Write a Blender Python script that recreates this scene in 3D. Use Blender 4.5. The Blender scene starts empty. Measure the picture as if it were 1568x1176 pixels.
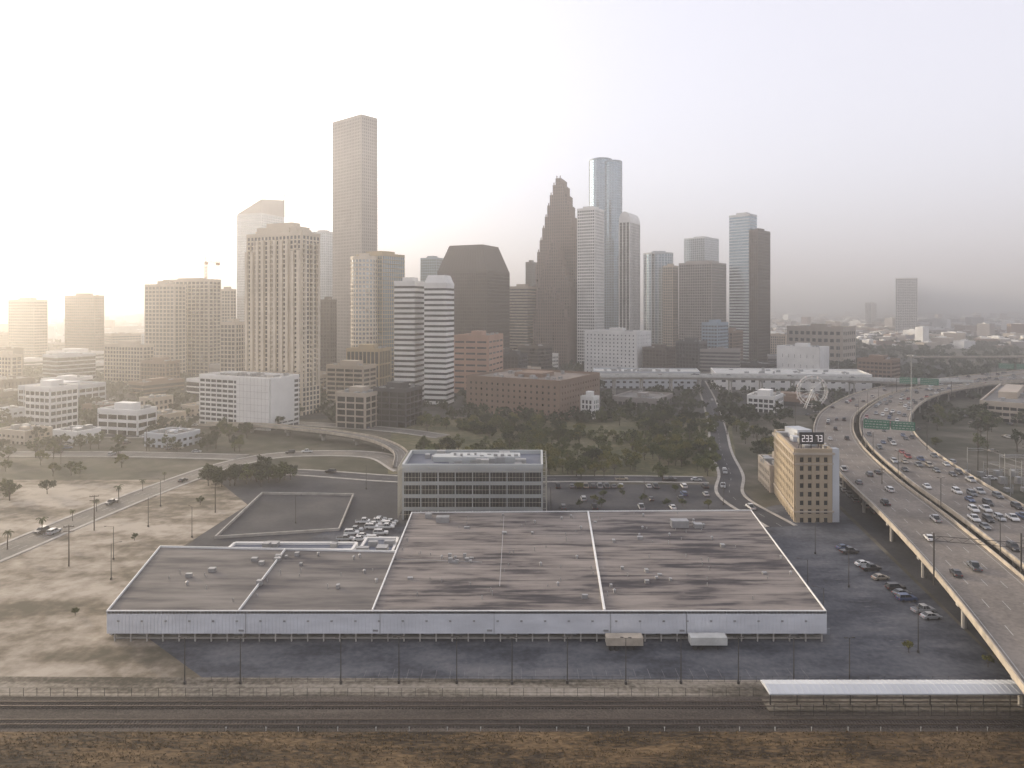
import bpy, math, random
import numpy as np
from mathutils import Vector
random.seed(7); rng=np.random.default_rng(7)
sc=bpy.context.scene
sc.view_settings.view_transform='Standard'; sc.view_settings.look='None'
sc.view_settings.exposure=0; sc.view_settings.gamma=1
R=math.radians
# ------------------------------------------------------------------ materials
def newmat(n):
    m=bpy.data.materials.new(n); m.use_nodes=True; nt=m.node_tree
    return m,nt,nt.nodes['Principled BSDF']
def ramp(nt,stops):
    r=nt.nodes.new('ShaderNodeValToRGB'); e=r.color_ramp.elements
    while len(e)<len(stops): e.new(.5)
    for i,(p,c) in enumerate(stops):
        e[i].position=p; e[i].color=(*c,1)
    return r
def noise(nt,scale,detail=5,stretch=(1,1,1),rough=.6):
    g=nt.nodes.new('ShaderNodeNewGeometry'); mp=nt.nodes.new('ShaderNodeMapping')
    mp.inputs['Scale'].default_value=stretch
    n=nt.nodes.new('ShaderNodeTexNoise'); n.inputs['Scale'].default_value=scale
    n.inputs['Detail'].default_value=detail; n.inputs['Roughness'].default_value=rough
    nt.links.new(g.outputs['Position'],mp.inputs['Vector']); nt.links.new(mp.outputs['Vector'],n.inputs['Vector'])
    return n
def mat(n,col,rough=.8,var=.25,scale=.25,metal=0,stretch=(1,1,1),bump=0):
    m,nt,b=newmat(n)
    no=noise(nt,scale,6,stretch)
    a=tuple(max(0,c*(1-var)) for c in col); c2=tuple(c*(1+var) for c in col)
    r=ramp(nt,[(.3,a),(.7,c2)])
    nt.links.new(no.outputs['Fac'],r.inputs['Fac']); nt.links.new(r.outputs['Color'],b.inputs['Base Color'])
    b.inputs['Roughness'].default_value=rough; b.inputs['Metallic'].default_value=metal
    if bump:
        bp=nt.nodes.new('ShaderNodeBump'); bp.inputs['Strength'].default_value=bump; bp.inputs['Distance'].default_value=.3
        nt.links.new(no.outputs['Fac'],bp.inputs['Height']); nt.links.new(bp.outputs['Normal'],b.inputs['Normal'])
    return m
def blend(n,stops,scale,scale2,stretch=(1,1,1),mixf=.5,rough=.9,bump=0,stretch2=(1,1,1)):
    m,nt,b=newmat(n)
    n1=noise(nt,scale,8,stretch); n2=noise(nt,scale2,5,stretch2)
    mx=nt.nodes.new('ShaderNodeMix'); mx.data_type='FLOAT'; mx.inputs[0].default_value=mixf
    nt.links.new(n1.outputs['Fac'],mx.inputs[2]); nt.links.new(n2.outputs['Fac'],mx.inputs[3])
    r=ramp(nt,stops); nt.links.new(mx.outputs[0],r.inputs['Fac']); nt.links.new(r.outputs['Color'],b.inputs['Base Color'])
    b.inputs['Roughness'].default_value=rough; b.inputs['Specular IOR Level'].default_value=.2
    if bump:
        bp=nt.nodes.new('ShaderNodeBump'); bp.inputs['Strength'].default_value=bump; bp.inputs['Distance'].default_value=.4
        nt.links.new(n2.outputs['Fac'],bp.inputs['Height']); nt.links.new(bp.outputs['Normal'],b.inputs['Normal'])
    return m
def glass(n,c1,c2,rough=.12,metal=.5,cell=(3,3,3.9)):
    m,nt,b=newmat(n)
    g=nt.nodes.new('ShaderNodeNewGeometry'); s=nt.nodes.new('ShaderNodeVectorMath'); s.operation='SNAP'
    s.inputs[1].default_value=cell; w=nt.nodes.new('ShaderNodeTexWhiteNoise')
    nt.links.new(g.outputs['Position'],s.inputs[0]); nt.links.new(s.outputs[0],w.inputs['Vector'])
    r=ramp(nt,[(.0,c1),(.7,tuple((x+y)/2 for x,y in zip(c1,c2))),(1,c2)])
    nt.links.new(w.outputs['Value'],r.inputs['Fac']); nt.links.new(r.outputs['Color'],b.inputs['Base Color'])
    b.inputs['Roughness'].default_value=rough; b.inputs['Metallic'].default_value=metal
    return m
M={}
M['asphalt']=blend('asphalt',[(.34,(.026,.028,.033)),(.5,(.05,.052,.058)),(.64,(.085,.083,.083))],.05,.7,mixf=.3)
M['lot']=blend('lot_asphalt',[(.38,(.03,.034,.043)),(.46,(.058,.063,.076)),(.53,(.092,.098,.11)),(.64,(.145,.145,.15))],.05,.8,mixf=.3,stretch=(1,2.2,1))
M['conc_road']=blend('concrete_road',[(.36,(.1,.096,.088)),(.64,(.22,.2,.17))],.06,1.2,mixf=.4)
M['deck']=blend('deck_concrete',[(.38,(.12,.108,.096)),(.48,(.17,.152,.134)),(.6,(.24,.213,.185))],.07,1.1,mixf=.42)
M['conc']=mat('concrete',(.34,.32,.29),.85,.25,.3)
M['palewall']=mat('pale_concrete',(.5,.5,.47),.85,.2,.3)
M['barrier']=mat('barrier_concrete',(.4,.35,.28),.85,.3,.3)
M['ground']=blend('ground_soil',[(.36,(.026,.03,.018)),(.46,(.05,.05,.032)),(.54,(.095,.086,.065)),(.64,(.17,.155,.125))],.014,.09,mixf=.4)
M['park']=blend('park_ground',[(.38,(.035,.04,.018)),(.46,(.07,.072,.035)),(.53,(.12,.11,.06)),(.62,(.19,.165,.11))],.03,.3,mixf=.4)
M['urban']=blend('urban_ground',[(.36,(.022,.024,.022)),(.5,(.046,.046,.043)),(.62,(.1,.095,.086))],.02,.12,mixf=.45)
M['field']=blend('dusty_ground',[(.4,(.08,.07,.048)),(.455,(.15,.125,.09)),(.5,(.24,.205,.16)),(.58,(.37,.325,.265))],.02,.22,mixf=.33,stretch=(1,2.4,1))
M['plough']=blend('ploughed_earth',[(.4,(.022,.015,.009)),(.46,(.055,.038,.021)),(.53,(.12,.078,.038)),(.62,(.2,.135,.07))],.09,1.1,mixf=.5,bump=1,stretch=(.5,1.6,1),stretch2=(.5,1.5,1))
M['ballast']=blend('ballast',[(.38,(.02,.017,.014)),(.48,(.05,.042,.035)),(.6,(.12,.1,.082))],.1,3.0,mixf=.45,stretch=(.2,2.2,1),bump=.5)
M['gravel']=blend('gravel_path',[(.4,(.05,.044,.032)),(.47,(.12,.104,.08)),(.54,(.22,.195,.155)),(.64,(.32,.285,.24))],.07,1.0,mixf=.35,stretch=(.25,2.6,1))
M['roof1']=blend('warehouse_roofing',[(.40,(.03,.028,.034)),(.445,(.07,.063,.064)),(.48,(.15,.134,.124)),(.56,(.22,.196,.178)),(.66,(.28,.25,.225))],.045,.19,stretch=(.9,2.6,1),stretch2=(.3,2.4,1),mixf=.5,rough=.7)
M['roof2']=blend('grey_roofing',[(.40,(.05,.048,.055)),(.46,(.1,.093,.09)),(.55,(.155,.143,.133)),(.64,(.2,.185,.17))],.03,.2,stretch=(1,4,1),stretch2=(.3,2,1),mixf=.5,rough=.75)
M['roofblue']=mat('slate_roof',(.1,.115,.15),.7,.25,.1)
M['white']=mat('white_paint',(.7,.7,.68),.6,.1,.3)
M['metalwall']=mat('metal_siding',(.62,.635,.66),.5,.12,.12,stretch=(1,1,3))
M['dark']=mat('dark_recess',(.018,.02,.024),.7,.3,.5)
M['seam']=mat('roof_seam',(.06,.055,.055),.8,.4,.3)
M['steel']=mat('galvanised_steel',(.35,.35,.35),.45,.15,.6,metal=.5)
M['darksteel']=mat('dark_steel',(.06,.055,.05),.6,.2,.6,metal=.3)
M['rail']=mat('rail_steel',(.18,.14,.11),.4,.2,.6,metal=.6)
M['wood']=mat('sleeper_wood',(.045,.035,.028),.9,.3,1)
M['bark']=mat('bark',(.07,.055,.04),.95,.3,2)
M['roofgrey']=mat('flat_roof',(.17,.165,.16),.9,.35,.08)
M['rooftan']=mat('tan_roof',(.2,.165,.14),.9,.3,.08)
M['green']=mat('sign_green',(.01,.14,.08),.4,.1,.5)
M['line']=mat('road_paint',(.42,.42,.39),.7,.3,1)
M['oldline']=mat('worn_paint',(.17,.17,.175),.8,.35,.8)
M['leaf']=blend('foliage',[(.36,(.025,.036,.014)),(.46,(.055,.07,.023)),(.56,(.09,.105,.033)),(.66,(.135,.135,.045))],.06,.8,mixf=.5,rough=.8)
M['leaf2']=blend('foliage_olive',[(.36,(.055,.065,.018)),(.5,(.12,.12,.033)),(.64,(.2,.175,.05))],.08,.9,mixf=.5,rough=.8)
M['leaf3']=blend('foliage_dark',[(.36,(.014,.021,.011)),(.5,(.03,.041,.018)),(.64,(.06,.068,.028))],.05,.7,mixf=.5,rough=.8)
M['straw']=blend('dry_blades',[(.38,(.04,.028,.013)),(.5,(.1,.067,.03)),(.62,(.2,.135,.065))],.1,1.5,mixf=.5)
M['tyre']=mat('tyre',(.02,.02,.02),.8,.1,3)
M['carglass']=mat('car_glass',(.02,.025,.03),.1,.1,1)
def simple(n,col,rough=.4,em=None,es=0):
    m,nt,b=newmat(n); b.inputs['Base Color'].default_value=(*col,1); b.inputs['Roughness'].default_value=rough
    if em: b.inputs['Emission Color'].default_value=(*em,1); b.inputs['Emission Strength'].default_value=es
    return m
M['tail']=simple('tail_lamp',(.2,.01,.01),.3,(1,.03,.02),.08)
M['head']=simple('head_lamp',(.8,.8,.75),.2)
M['digit']=simple('display_digits',(.8,.8,.8),.4,(1,.85,.85),.4)
# facades
W_=lambda n,c,v=.14:mat(n,c,.75,v,.06)
F=dict(
 cream=W_('cream_stone',(.62,.54,.43)), white=W_('white_concrete',(.7,.69,.66)), grey=W_('grey_granite',(.27,.245,.23)),
 brown=W_('brown_granite',(.065,.048,.04)), red=W_('red_granite',(.16,.105,.085)), brick=W_('brown_brick',(.21,.14,.1)),
 pink=W_('pink_brick',(.42,.26,.19)), beige=W_('beige_concrete',(.42,.36,.29)), dark=W_('dark_cladding',(.05,.05,.055)),
 blue=W_('blue_panel',(.24,.31,.37)), tan=W_('tan_brick',(.36,.29,.2)), pale=W_('pale_panel',(.46,.48,.5)), gold=W_('gold_cladding',(.4,.31,.18)),
 slab=W_('pale_slab',(.4,.42,.42)), fin=W_('metal_fins',(.42,.4,.34)))
G=dict(
 dk=glass('dark_glass',(.012,.015,.018),(.07,.07,.07)), bl=glass('blue_glass',(.16,.24,.3),(.26,.34,.4),.08,.85),
 lt=glass('light_glass',(.28,.33,.36),(.42,.46,.48),.08,.85), br=glass('bronze_glass',(.03,.022,.018),(.1,.07,.055),.1,.6),
 gy=glass('grey_glass',(.05,.055,.06),(.18,.18,.18),.12,.55), tl=glass('teal_glass',(.07,.13,.13),(.18,.24,.24),.1,.7))
# ------------------------------------------------------------------ mesh builder
class MB:
    def __init__(s): s.v=[];s.f=[];s.m=[]
    def face(s,pts,m=0):
        b=len(s.v); s.v+=[tuple(p) for p in pts]; s.f.append(tuple(range(b,b+len(pts)))); s.m.append(m)
    def prism(s,p,z0,z1,m=0,top=True,bot=False,mt=None):
        n=len(p); b=len(s.v)
        s.v+=[(x,y,z0) for x,y in p]+[(x,y,z1) for x,y in p]
        for i in range(n):
            j=(i+1)%n; s.f.append((b+i,b+j,b+n+j,b+n+i)); s.m.append(m)
        if top: s.f.append(tuple(range(b+n,b+2*n))); s.m.append(m if mt is None else mt)
        if bot: s.f.append(tuple(range(b+n-1,b-1,-1))); s.m.append(m)
    def frustum(s,p,q,z0,z1,m=0):
        n=len(p); b=len(s.v)
        s.v+=[(x,y,z0) for x,y in p]+[(x,y,z1) for x,y in q]
        for i in range(n):
            j=(i+1)%n; s.f.append((b+i,b+j,b+n+j,b+n+i)); s.m.append(m)
        s.f.append(tuple(range(b+n,b+2*n))); s.m.append(m)
    def box(s,cx,cy,z0,sx,sy,sz,rot=0,m=0):
        c,t=math.cos(rot),math.sin(rot)
        p=[(cx+c*u*sx/2-t*v*sy/2, cy+t*u*sx/2+c*v*sy/2) for u,v in((-1,-1),(1,-1),(1,1),(-1,1))]
        s.prism(p,z0,z0+sz,m,True,True)
    def seg(s,p0,p1,u0,u1,o0,o1,z0,z1,m=0):
        dx,dy=p1[0]-p0[0],p1[1]-p0[1]; L=math.hypot(dx,dy)
        if L<1e-6: return
        dx/=L;dy/=L; nx,ny=dy,-dx
        P=lambda u,o:(p0[0]+dx*u+nx*o,p0[1]+dy*u+ny*o)
        s.prism([P(u0,o1),P(u1,o1),P(u1,o0),P(u0,o0)],z0,z1,m,True,True)
    def beam(s,a,b,r,r2=None,n=4,m=0):
        a=Vector(a);b=Vector(b);d=(b-a)
        if d.length<1e-6:return
        d.normalize(); u=d.cross(Vector((0,0,1)));
        if u.length<1e-3:u=Vector((1,0,0))
        u.normalize(); w=d.cross(u); r2=r if r2 is None else r2
        k=len(s.v)
        for P,rr in((a,r),(b,r2)):
            for i in range(n):
                t=2*math.pi*(i+.5)/n; s.v.append(tuple(P+u*(rr*math.cos(t))+w*(rr*math.sin(t))))
        for i in range(n):
            j=(i+1)%n; s.f.append((k+i,k+j,k+n+j,k+n+i)); s.m.append(m)
        s.f.append(tuple(k+n+i for i in range(n))); s.m.append(m)
        s.f.append(tuple(k+n-1-i for i in range(n))); s.m.append(m)
    def mesh(s,name,mats,smooth=False):
        me=bpy.data.meshes.new(name); me.from_pydata(s.v,[],s.f)
        for a in mats: me.materials.append(a)
        me.polygons.foreach_set('material_index',s.m)
        if smooth: me.polygons.foreach_set('use_smooth',[True]*len(s.f))
        me.update(); return me
def link(o): sc.collection.objects.link(o); return o
def obj(name,mb,mats,parent=None,smooth=False):
    o=link(bpy.data.objects.new(name,mb.mesh(name,mats if isinstance(mats,list) else [mats],smooth)))
    if parent: o.parent=parent
    return o
def empty(name,loc=(0,0,0)):
    e=link(bpy.data.objects.new(name,None)); e.location=loc; e.empty_display_size=1; return e
OCC=[]
def occ(poly,pad=3):
    cx=sum(p[0] for p in poly)/len(poly); cy=sum(p[1] for p in poly)/len(poly)
    OCC.append((cx,cy,max(math.hypot(p[0]-cx,p[1]-cy) for p in poly)*.85+pad))
def free(x,y,pad=0):
    for a,b,r in OCC:
        if (x-a)**2+(y-b)**2<(r+pad)**2: return False
    return True
# footprint from a nearest corner and the sight-lines to its two side corners
def quad(Y,xl,xc,xr,a):
    a=R(a); c,s=math.cos(a),math.sin(a)
    wl=(xc-xl)/(c+xl/Y*s); wr=(xr-xc)/(s-xr/Y*c)
    return [(xc,Y),(xc+wr*s,Y+wr*c),(xc+wr*s-wl*c,Y+wr*c+wl*s),(xc-wl*c,Y+wl*s)]
def facade(W,poly,z0,z1,fh,bay,pw,bh,d,edges=None):
    n=len(poly); nf=max(1,round((z1-z0)/fh)); f=(z1-z0)/nf
    for i in range(n):
        if edges and i not in edges: continue
        p0,p1=poly[i],poly[(i+1)%n]; L=math.dist(p0,p1)
        if pw>0:
            nb=max(1,round(L/bay)); st=(L-pw)/nb
            for k in range(nb+1): W.seg(p0,p1,k*st,k*st+pw,-.05,d,z0,z1-.01)
        if bh>0:
            for k in range(nf): W.seg(p0,p1,0,L,-.05,d*.75,z0+k*f+f-bh,z0+k*f+f-.02)
def roofbits(Rf,W,poly,z,n=6,pent=.45,ph=4.5):
    cx=sum(p[0] for p in poly)/len(poly); cy=sum(p[1] for p in poly)/len(poly)
    rot=math.atan2(poly[1][1]-poly[0][1],poly[1][0]-poly[0][0]) if len(poly)==4 else 0
    la=math.dist(poly[0],poly[1]); lb=math.dist(poly[1],poly[2])
    if len(poly)>6: la=lb=2*math.dist(poly[0],(cx,cy))*.7
    if pent: W.box(cx,cy,z-.1,la*pent,lb*pent,ph,rot)
    c,s=math.cos(rot),math.sin(rot)
    for i in range(n):
        u=random.uniform(-.4,.4)*la; v=random.uniform(-.4,.4)*lb
        if abs(u)<la*pent/2+1.5 and abs(v)<lb*pent/2+1.5: continue
        Rf.box(cx+c*u-s*v,cy+s*u+c*v,z-.05,random.uniform(1.5,4),random.uniform(1.5,3),random.uniform(1,2.6),rot,1)
def bldg(name,poly,z1,wall='cream',gl='dk',fh=3.9,bay=4,pw=.8,bh=1.2,d=.35,z0=0,pent=.45,ph=4.5,roof='roofgrey',n=6,par=1.0):
    e=empty(name,(poly[0][0],poly[0][1],0)); org=e.location.copy()
    W=MB();Gm=MB();Rf=MB()
    Gm.prism(poly,z0,z1-.6)
    facade(W,poly,z0,z1-.6,fh,bay,pw,bh,d)
    for i in range(len(poly)):
        p0,p1=poly[i],poly[(i+1)%len(poly)]
        W.seg(p0,p1,0,math.dist(p0,p1),-.4,d+.06,z1-.9,z1+par+.004*i)
    Rf.face([(x,y,z1-.5) for x,y in poly])
    roofbits(Rf,W,poly,z1-.4,n,pent,ph)
    for nm,mb,mt in(('walls',W,F[wall]),('windows',Gm,G[gl]),('roof',Rf,[M[roof],M['steel']])):
        o=obj(nm,mb,mt,e); o.location=-org
    occ(poly); return e
def ngon(cx,cy,r,n=20,r2=None):
    return [(cx+r*math.cos(2*math.pi*i/n),cy+(r2 or r)*math.sin(2*math.pi*i/n)) for i in range(n)]
# ------------------------------------------------------------------ ground
g=MB(); N=48
g.face([(13000*math.cos(2*math.pi*i/N),13000*math.sin(2*math.pi*i/N),0) for i in range(N)]); obj('ground',g,M['ground'])
def sheet(name,pts,z,m):
    b=MB(); b.face([(x,y,z) for x,y in pts]); return obj(name,b,M[m])
sheet('downtown_ground',[(-720,520),(-330,440),(-60,470),(200,480),(520,640),(620,1300),(-900,1300)],.04,'urban')
sheet('park_ground',[(-55,306),(100,306),(150,476),(-80,464)],.02,'park')
sheet('dusty_ground',[(-260,136),(-58,136),(-84,158),(-92,158),(-104,200),(-100,262),(-128,300),(-300,300)],.09,'field')
sheet('yard_asphalt',[(-100,190),(-31,190),(-31,228),(40,232),(40,300),(-128,318),(-128,290),(-104,250)],.03,'asphalt')
sheet('parking_lot',[(-66,138),(101,138),(122,260),(100,262),(60,236),(-60,236),(-96,157)],.06,'lot')
sheet('gravel_verge',[(-180,132.6),(110,132.6),(108,138.4),(-180,141)],.11,'gravel')
sheet('railway_ballast',[(-220,122.0),(200,122.0),(200,133),(-220,133)],.14,'ballast')
sheet('ploughed_earth',[(-260,-60),(260,-60),(260,122.6),(-260,122.6)],.12,'plough')
sheet('car_lot_asphalt',[(14,246),(92,246),(95,292),(16,292)],.1,'asphalt')
sheet('underpass_asphalt',[(102,140),(150,140),(175,250),(190,330),(150,330),(124,262)],.1,'asphalt')
# ------------------------------------------------------------------ ribbons
def catmull(P,step=5):
    P=[Vector((*p,0)) if len(p)==2 else Vector(p) for p in P]; out=[]
    Q=[2*P[0]-P[1]]+P+[2*P[-1]-P[-2]]
    for i in range(1,len(Q)-2):
        a,b,c,d=Q[i-1:i+3]; n=max(2,int((c-b).length/step))
        for k in range(n):
            t=k/n
            out.append(.5*((2*b)+(c-a)*t+(2*a-5*b+4*c-d)*t*t+(3*b-a-3*c+d)*t**3))
    out.append(P[-1]); return out
def frames(C):
    out=[]
    for i,p in enumerate(C):
        t=(C[min(i+1,len(C)-1)]-C[max(i-1,0)]); t.z=0; t.normalize(); out.append((p,t,Vector((t.y,-t.x,0))))
    return out
def strip(mb,fr,o0,o1,z0,z1,m=0,flat=False):
    for i in range(len(fr)-1):
        (p,_,n),(q,_,k)=fr[i],fr[i+1]
        a,b,c,d=p+n*o0,p+n*o1,q+k*o1,q+k*o0
        U=lambda v,z:(v.x,v.y,v.z+z)
        mb.face([U(a,z1),U(b,z1),U(c,z1),U(d,z1)],m)
        if not flat:
            mb.face([U(b,z0),U(c,z0),U(c,z1),U(b,z1)],m); mb.face([U(a,z1),U(d,z1),U(d,z0),U(a,z0)],m)
            mb.face([U(a,z0),U(d,z0),U(c,z0),U(b,z0)],m)
def dashes(mb,fr,offs,z,m=0,solid=()):
    for i in range(len(fr)-1):
        (p,_,n),(q,_,k)=fr[i],fr[i+1]
        for o in solid:
            a,b,c,d=p+n*(o-.08),p+n*(o+.08),q+k*(o+.08),q+k*(o-.08)
            mb.face([(v.x,v.y,v.z+z) for v in(a,b,c,d)],m)
        if i%2==0:
            for o in offs:
                q2=p.lerp(q,.7); a,b,c,d=p+n*(o-.07),p+n*(o+.07),q2+k*(o+.07),q2+k*(o-.07)
                mb.face([(v.x,v.y,v.z+z) for v in(a,b,c,d)],m)
def road(name,P,w,z=.14,m='conc_road',marks=True,kerb=True):
    fr=frames(catmull(P)); e=empty(name,fr[0][0]); org=e.location.copy()
    mb=MB(); strip(mb,fr,-w/2,w/2,0,z,0,True); o=obj('surface',mb,M[m],e); o.location=-org
    if kerb:
        mb=MB(); strip(mb,fr,-w/2-1.3,-w/2,0,z+.13); strip(mb,fr,w/2,w/2+1.3,0,z+.13); o=obj('kerb',mb,M['conc'],e); o.location=-org
    if marks:
        mb=MB(); dashes(mb,fr,[0] if w<10 else [-w/4,0,w/4],z+.02); o=obj('lane_markings',mb,M['line'],e); o.location=-org
    for p,_,_ in fr[::2]: OCC.append((p.x,p.y,w/2+2))
    return fr
def viaduct(name,P,w,th=1.6,lanes=4,cols=True,colstep=5,wall=.95,deckm='deck',bar='barrier'):
    C=catmull(P,6); fr=frames(C); e=empty(name,C[0]); org=e.location.copy()
    D=MB(); strip(D,fr,-w/2,w/2,-th*.35,0); strip(D,fr,-w/2+1.2,w/2-1.2,-th,-th*.36)
    B=MB()
    for s in(-1,1):
        a,b=sorted((s*w/2,s*(w/2-.35))); strip(B,fr,a+(.01 if s>0 else -.01),b+(.01 if s>0 else -.01),-.5,wall)
    L=MB(); dashes(L,fr,[-w/2+1.8+(w-3.6)*k/lanes for k in range(1,lanes)],.02,0,(-w/2+1.6,w/2-1.6))
    K=MB()
    if cols:
        for i in range(2,len(fr),colstep):
            p,t,n=fr[i]; z=p.z-th; rot=math.atan2(n.y,n.x)
            K.box(p.x,p.y,z-1.35,w-3,1.5,1.35,rot)
            nc=3 if w>15 else 2
            for k in range(nc):
                o=(k-(nc-1)/2)*(w-6)/max(1,nc-1) if nc>1 else 0
                q=p+n*o; K.beam((q.x,q.y,0),(q.x,q.y,z-1.3),.6,n=8)
    for nm,mb,mt in(('deck',D,M[deckm]),('barriers',B,M[bar]),('lane_markings',L,M['line']),('columns',K,M['conc'])):
        if mb.v: o=obj(nm,mb,mt,e); o.location=-org
    for p,_,_ in fr: OCC.append((p.x,p.y,w/2+2))
    return fr
LA=[(66,60),(78,92),(89,120),(104.6,169),(118.5,222),(130,273),(149,338),(172,394),(208,458),(276,546),(358,617),(541,732),(820,880),(1200,1010)]
def offs(P,o,z):
    fr=frames([Vector((x,y,0)) for x,y in P]); return [((p+n*o).x,(p+n*o).y,z) for p,_,n in fr]
frA=viaduct('elevated_freeway',offs(LA,10,8),20,lanes=4)
frB=viaduct('elevated_freeway',offs(LA,36,8.3),26,lanes=5)
frC=viaduct('elevated_freeway',[(75,590,16),(130,592,16),(200,590,15.5),(287,585,14),(340,590,12),(400,610,10)],14,th=2.4,lanes=3,colstep=4,deckm='conc',bar='palewall',wall=1.6)
frD=viaduct('freeway_ramp',[(-190,425,3),(-150,412,4.5),(-118,396,5),(-90,380,5),(-70,366,4),(-56,346,2.4),(-52,322,.6)],7,th=1.2,lanes=2,colstep=4,deckm='conc_road')
frE=viaduct('freeway_ramp',[(330,560,8),(420,600,9),(540,640,10),(760,700,9),(1000,740,8)],9,lanes=2)
frF=viaduct('freeway_ramp',[(520,900,10),(640,880,12),(820,950,12),(1200,1150,10)],12,lanes=3)
ST_=[]
ST_.append(road('street',[(-175,120),(-163,170),(-156,209),(-152,245),(-145,290),(-134,330),(-112,352),(-70,350),(-48,318)],11))
ST_.append(road('street',[(-520,352),(-330,350),(-209,352),(-134,345)],10))
ST_.append(road('street',[(92,236),(87,274),(98,310),(109,361),(130,440),(161,568),(190,700)],9,m='asphalt'))
ST_.append(road('street',[(-128,318),(-90,312),(-40,300),(30,302),(84,300)],9,m='asphalt'))
ST_.append(road('street',[(-400,500),(-250,470),(-120,440),(-70,420),(-40,400)],10))
ST_.append(road('street',[(-330,250),(-300,350),(-250,470),(-210,640)],10,m='asphalt'))
ST_.append(road('street',[(-480,420),(-380,410),(-280,405),(-180,400)],9,m='asphalt'))
b=MB()
lp=[(-100,277),(-63,275),(-58,232),(-96,224)]
for i in range(4): b.seg(lp[i],lp[(i+1)%4],0,math.dist(lp[i],lp[(i+1)%4]),-.25,.25,0,.9+.004*i)
obj('retaining_wall',b,M['conc'])
b=MB()
for y in np.arange(150,226,2.9): b.box(86.5+(y-150)*.11,y,.075,4.6,.09,.012,.12)
for x in np.arange(-30,62,2.9):
    if random.random()<.8: b.box(x,141.5,.075,.08,random.uniform(2.5,4.6),.012)
obj('parking_bay_lines',b,M['oldline'])
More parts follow.
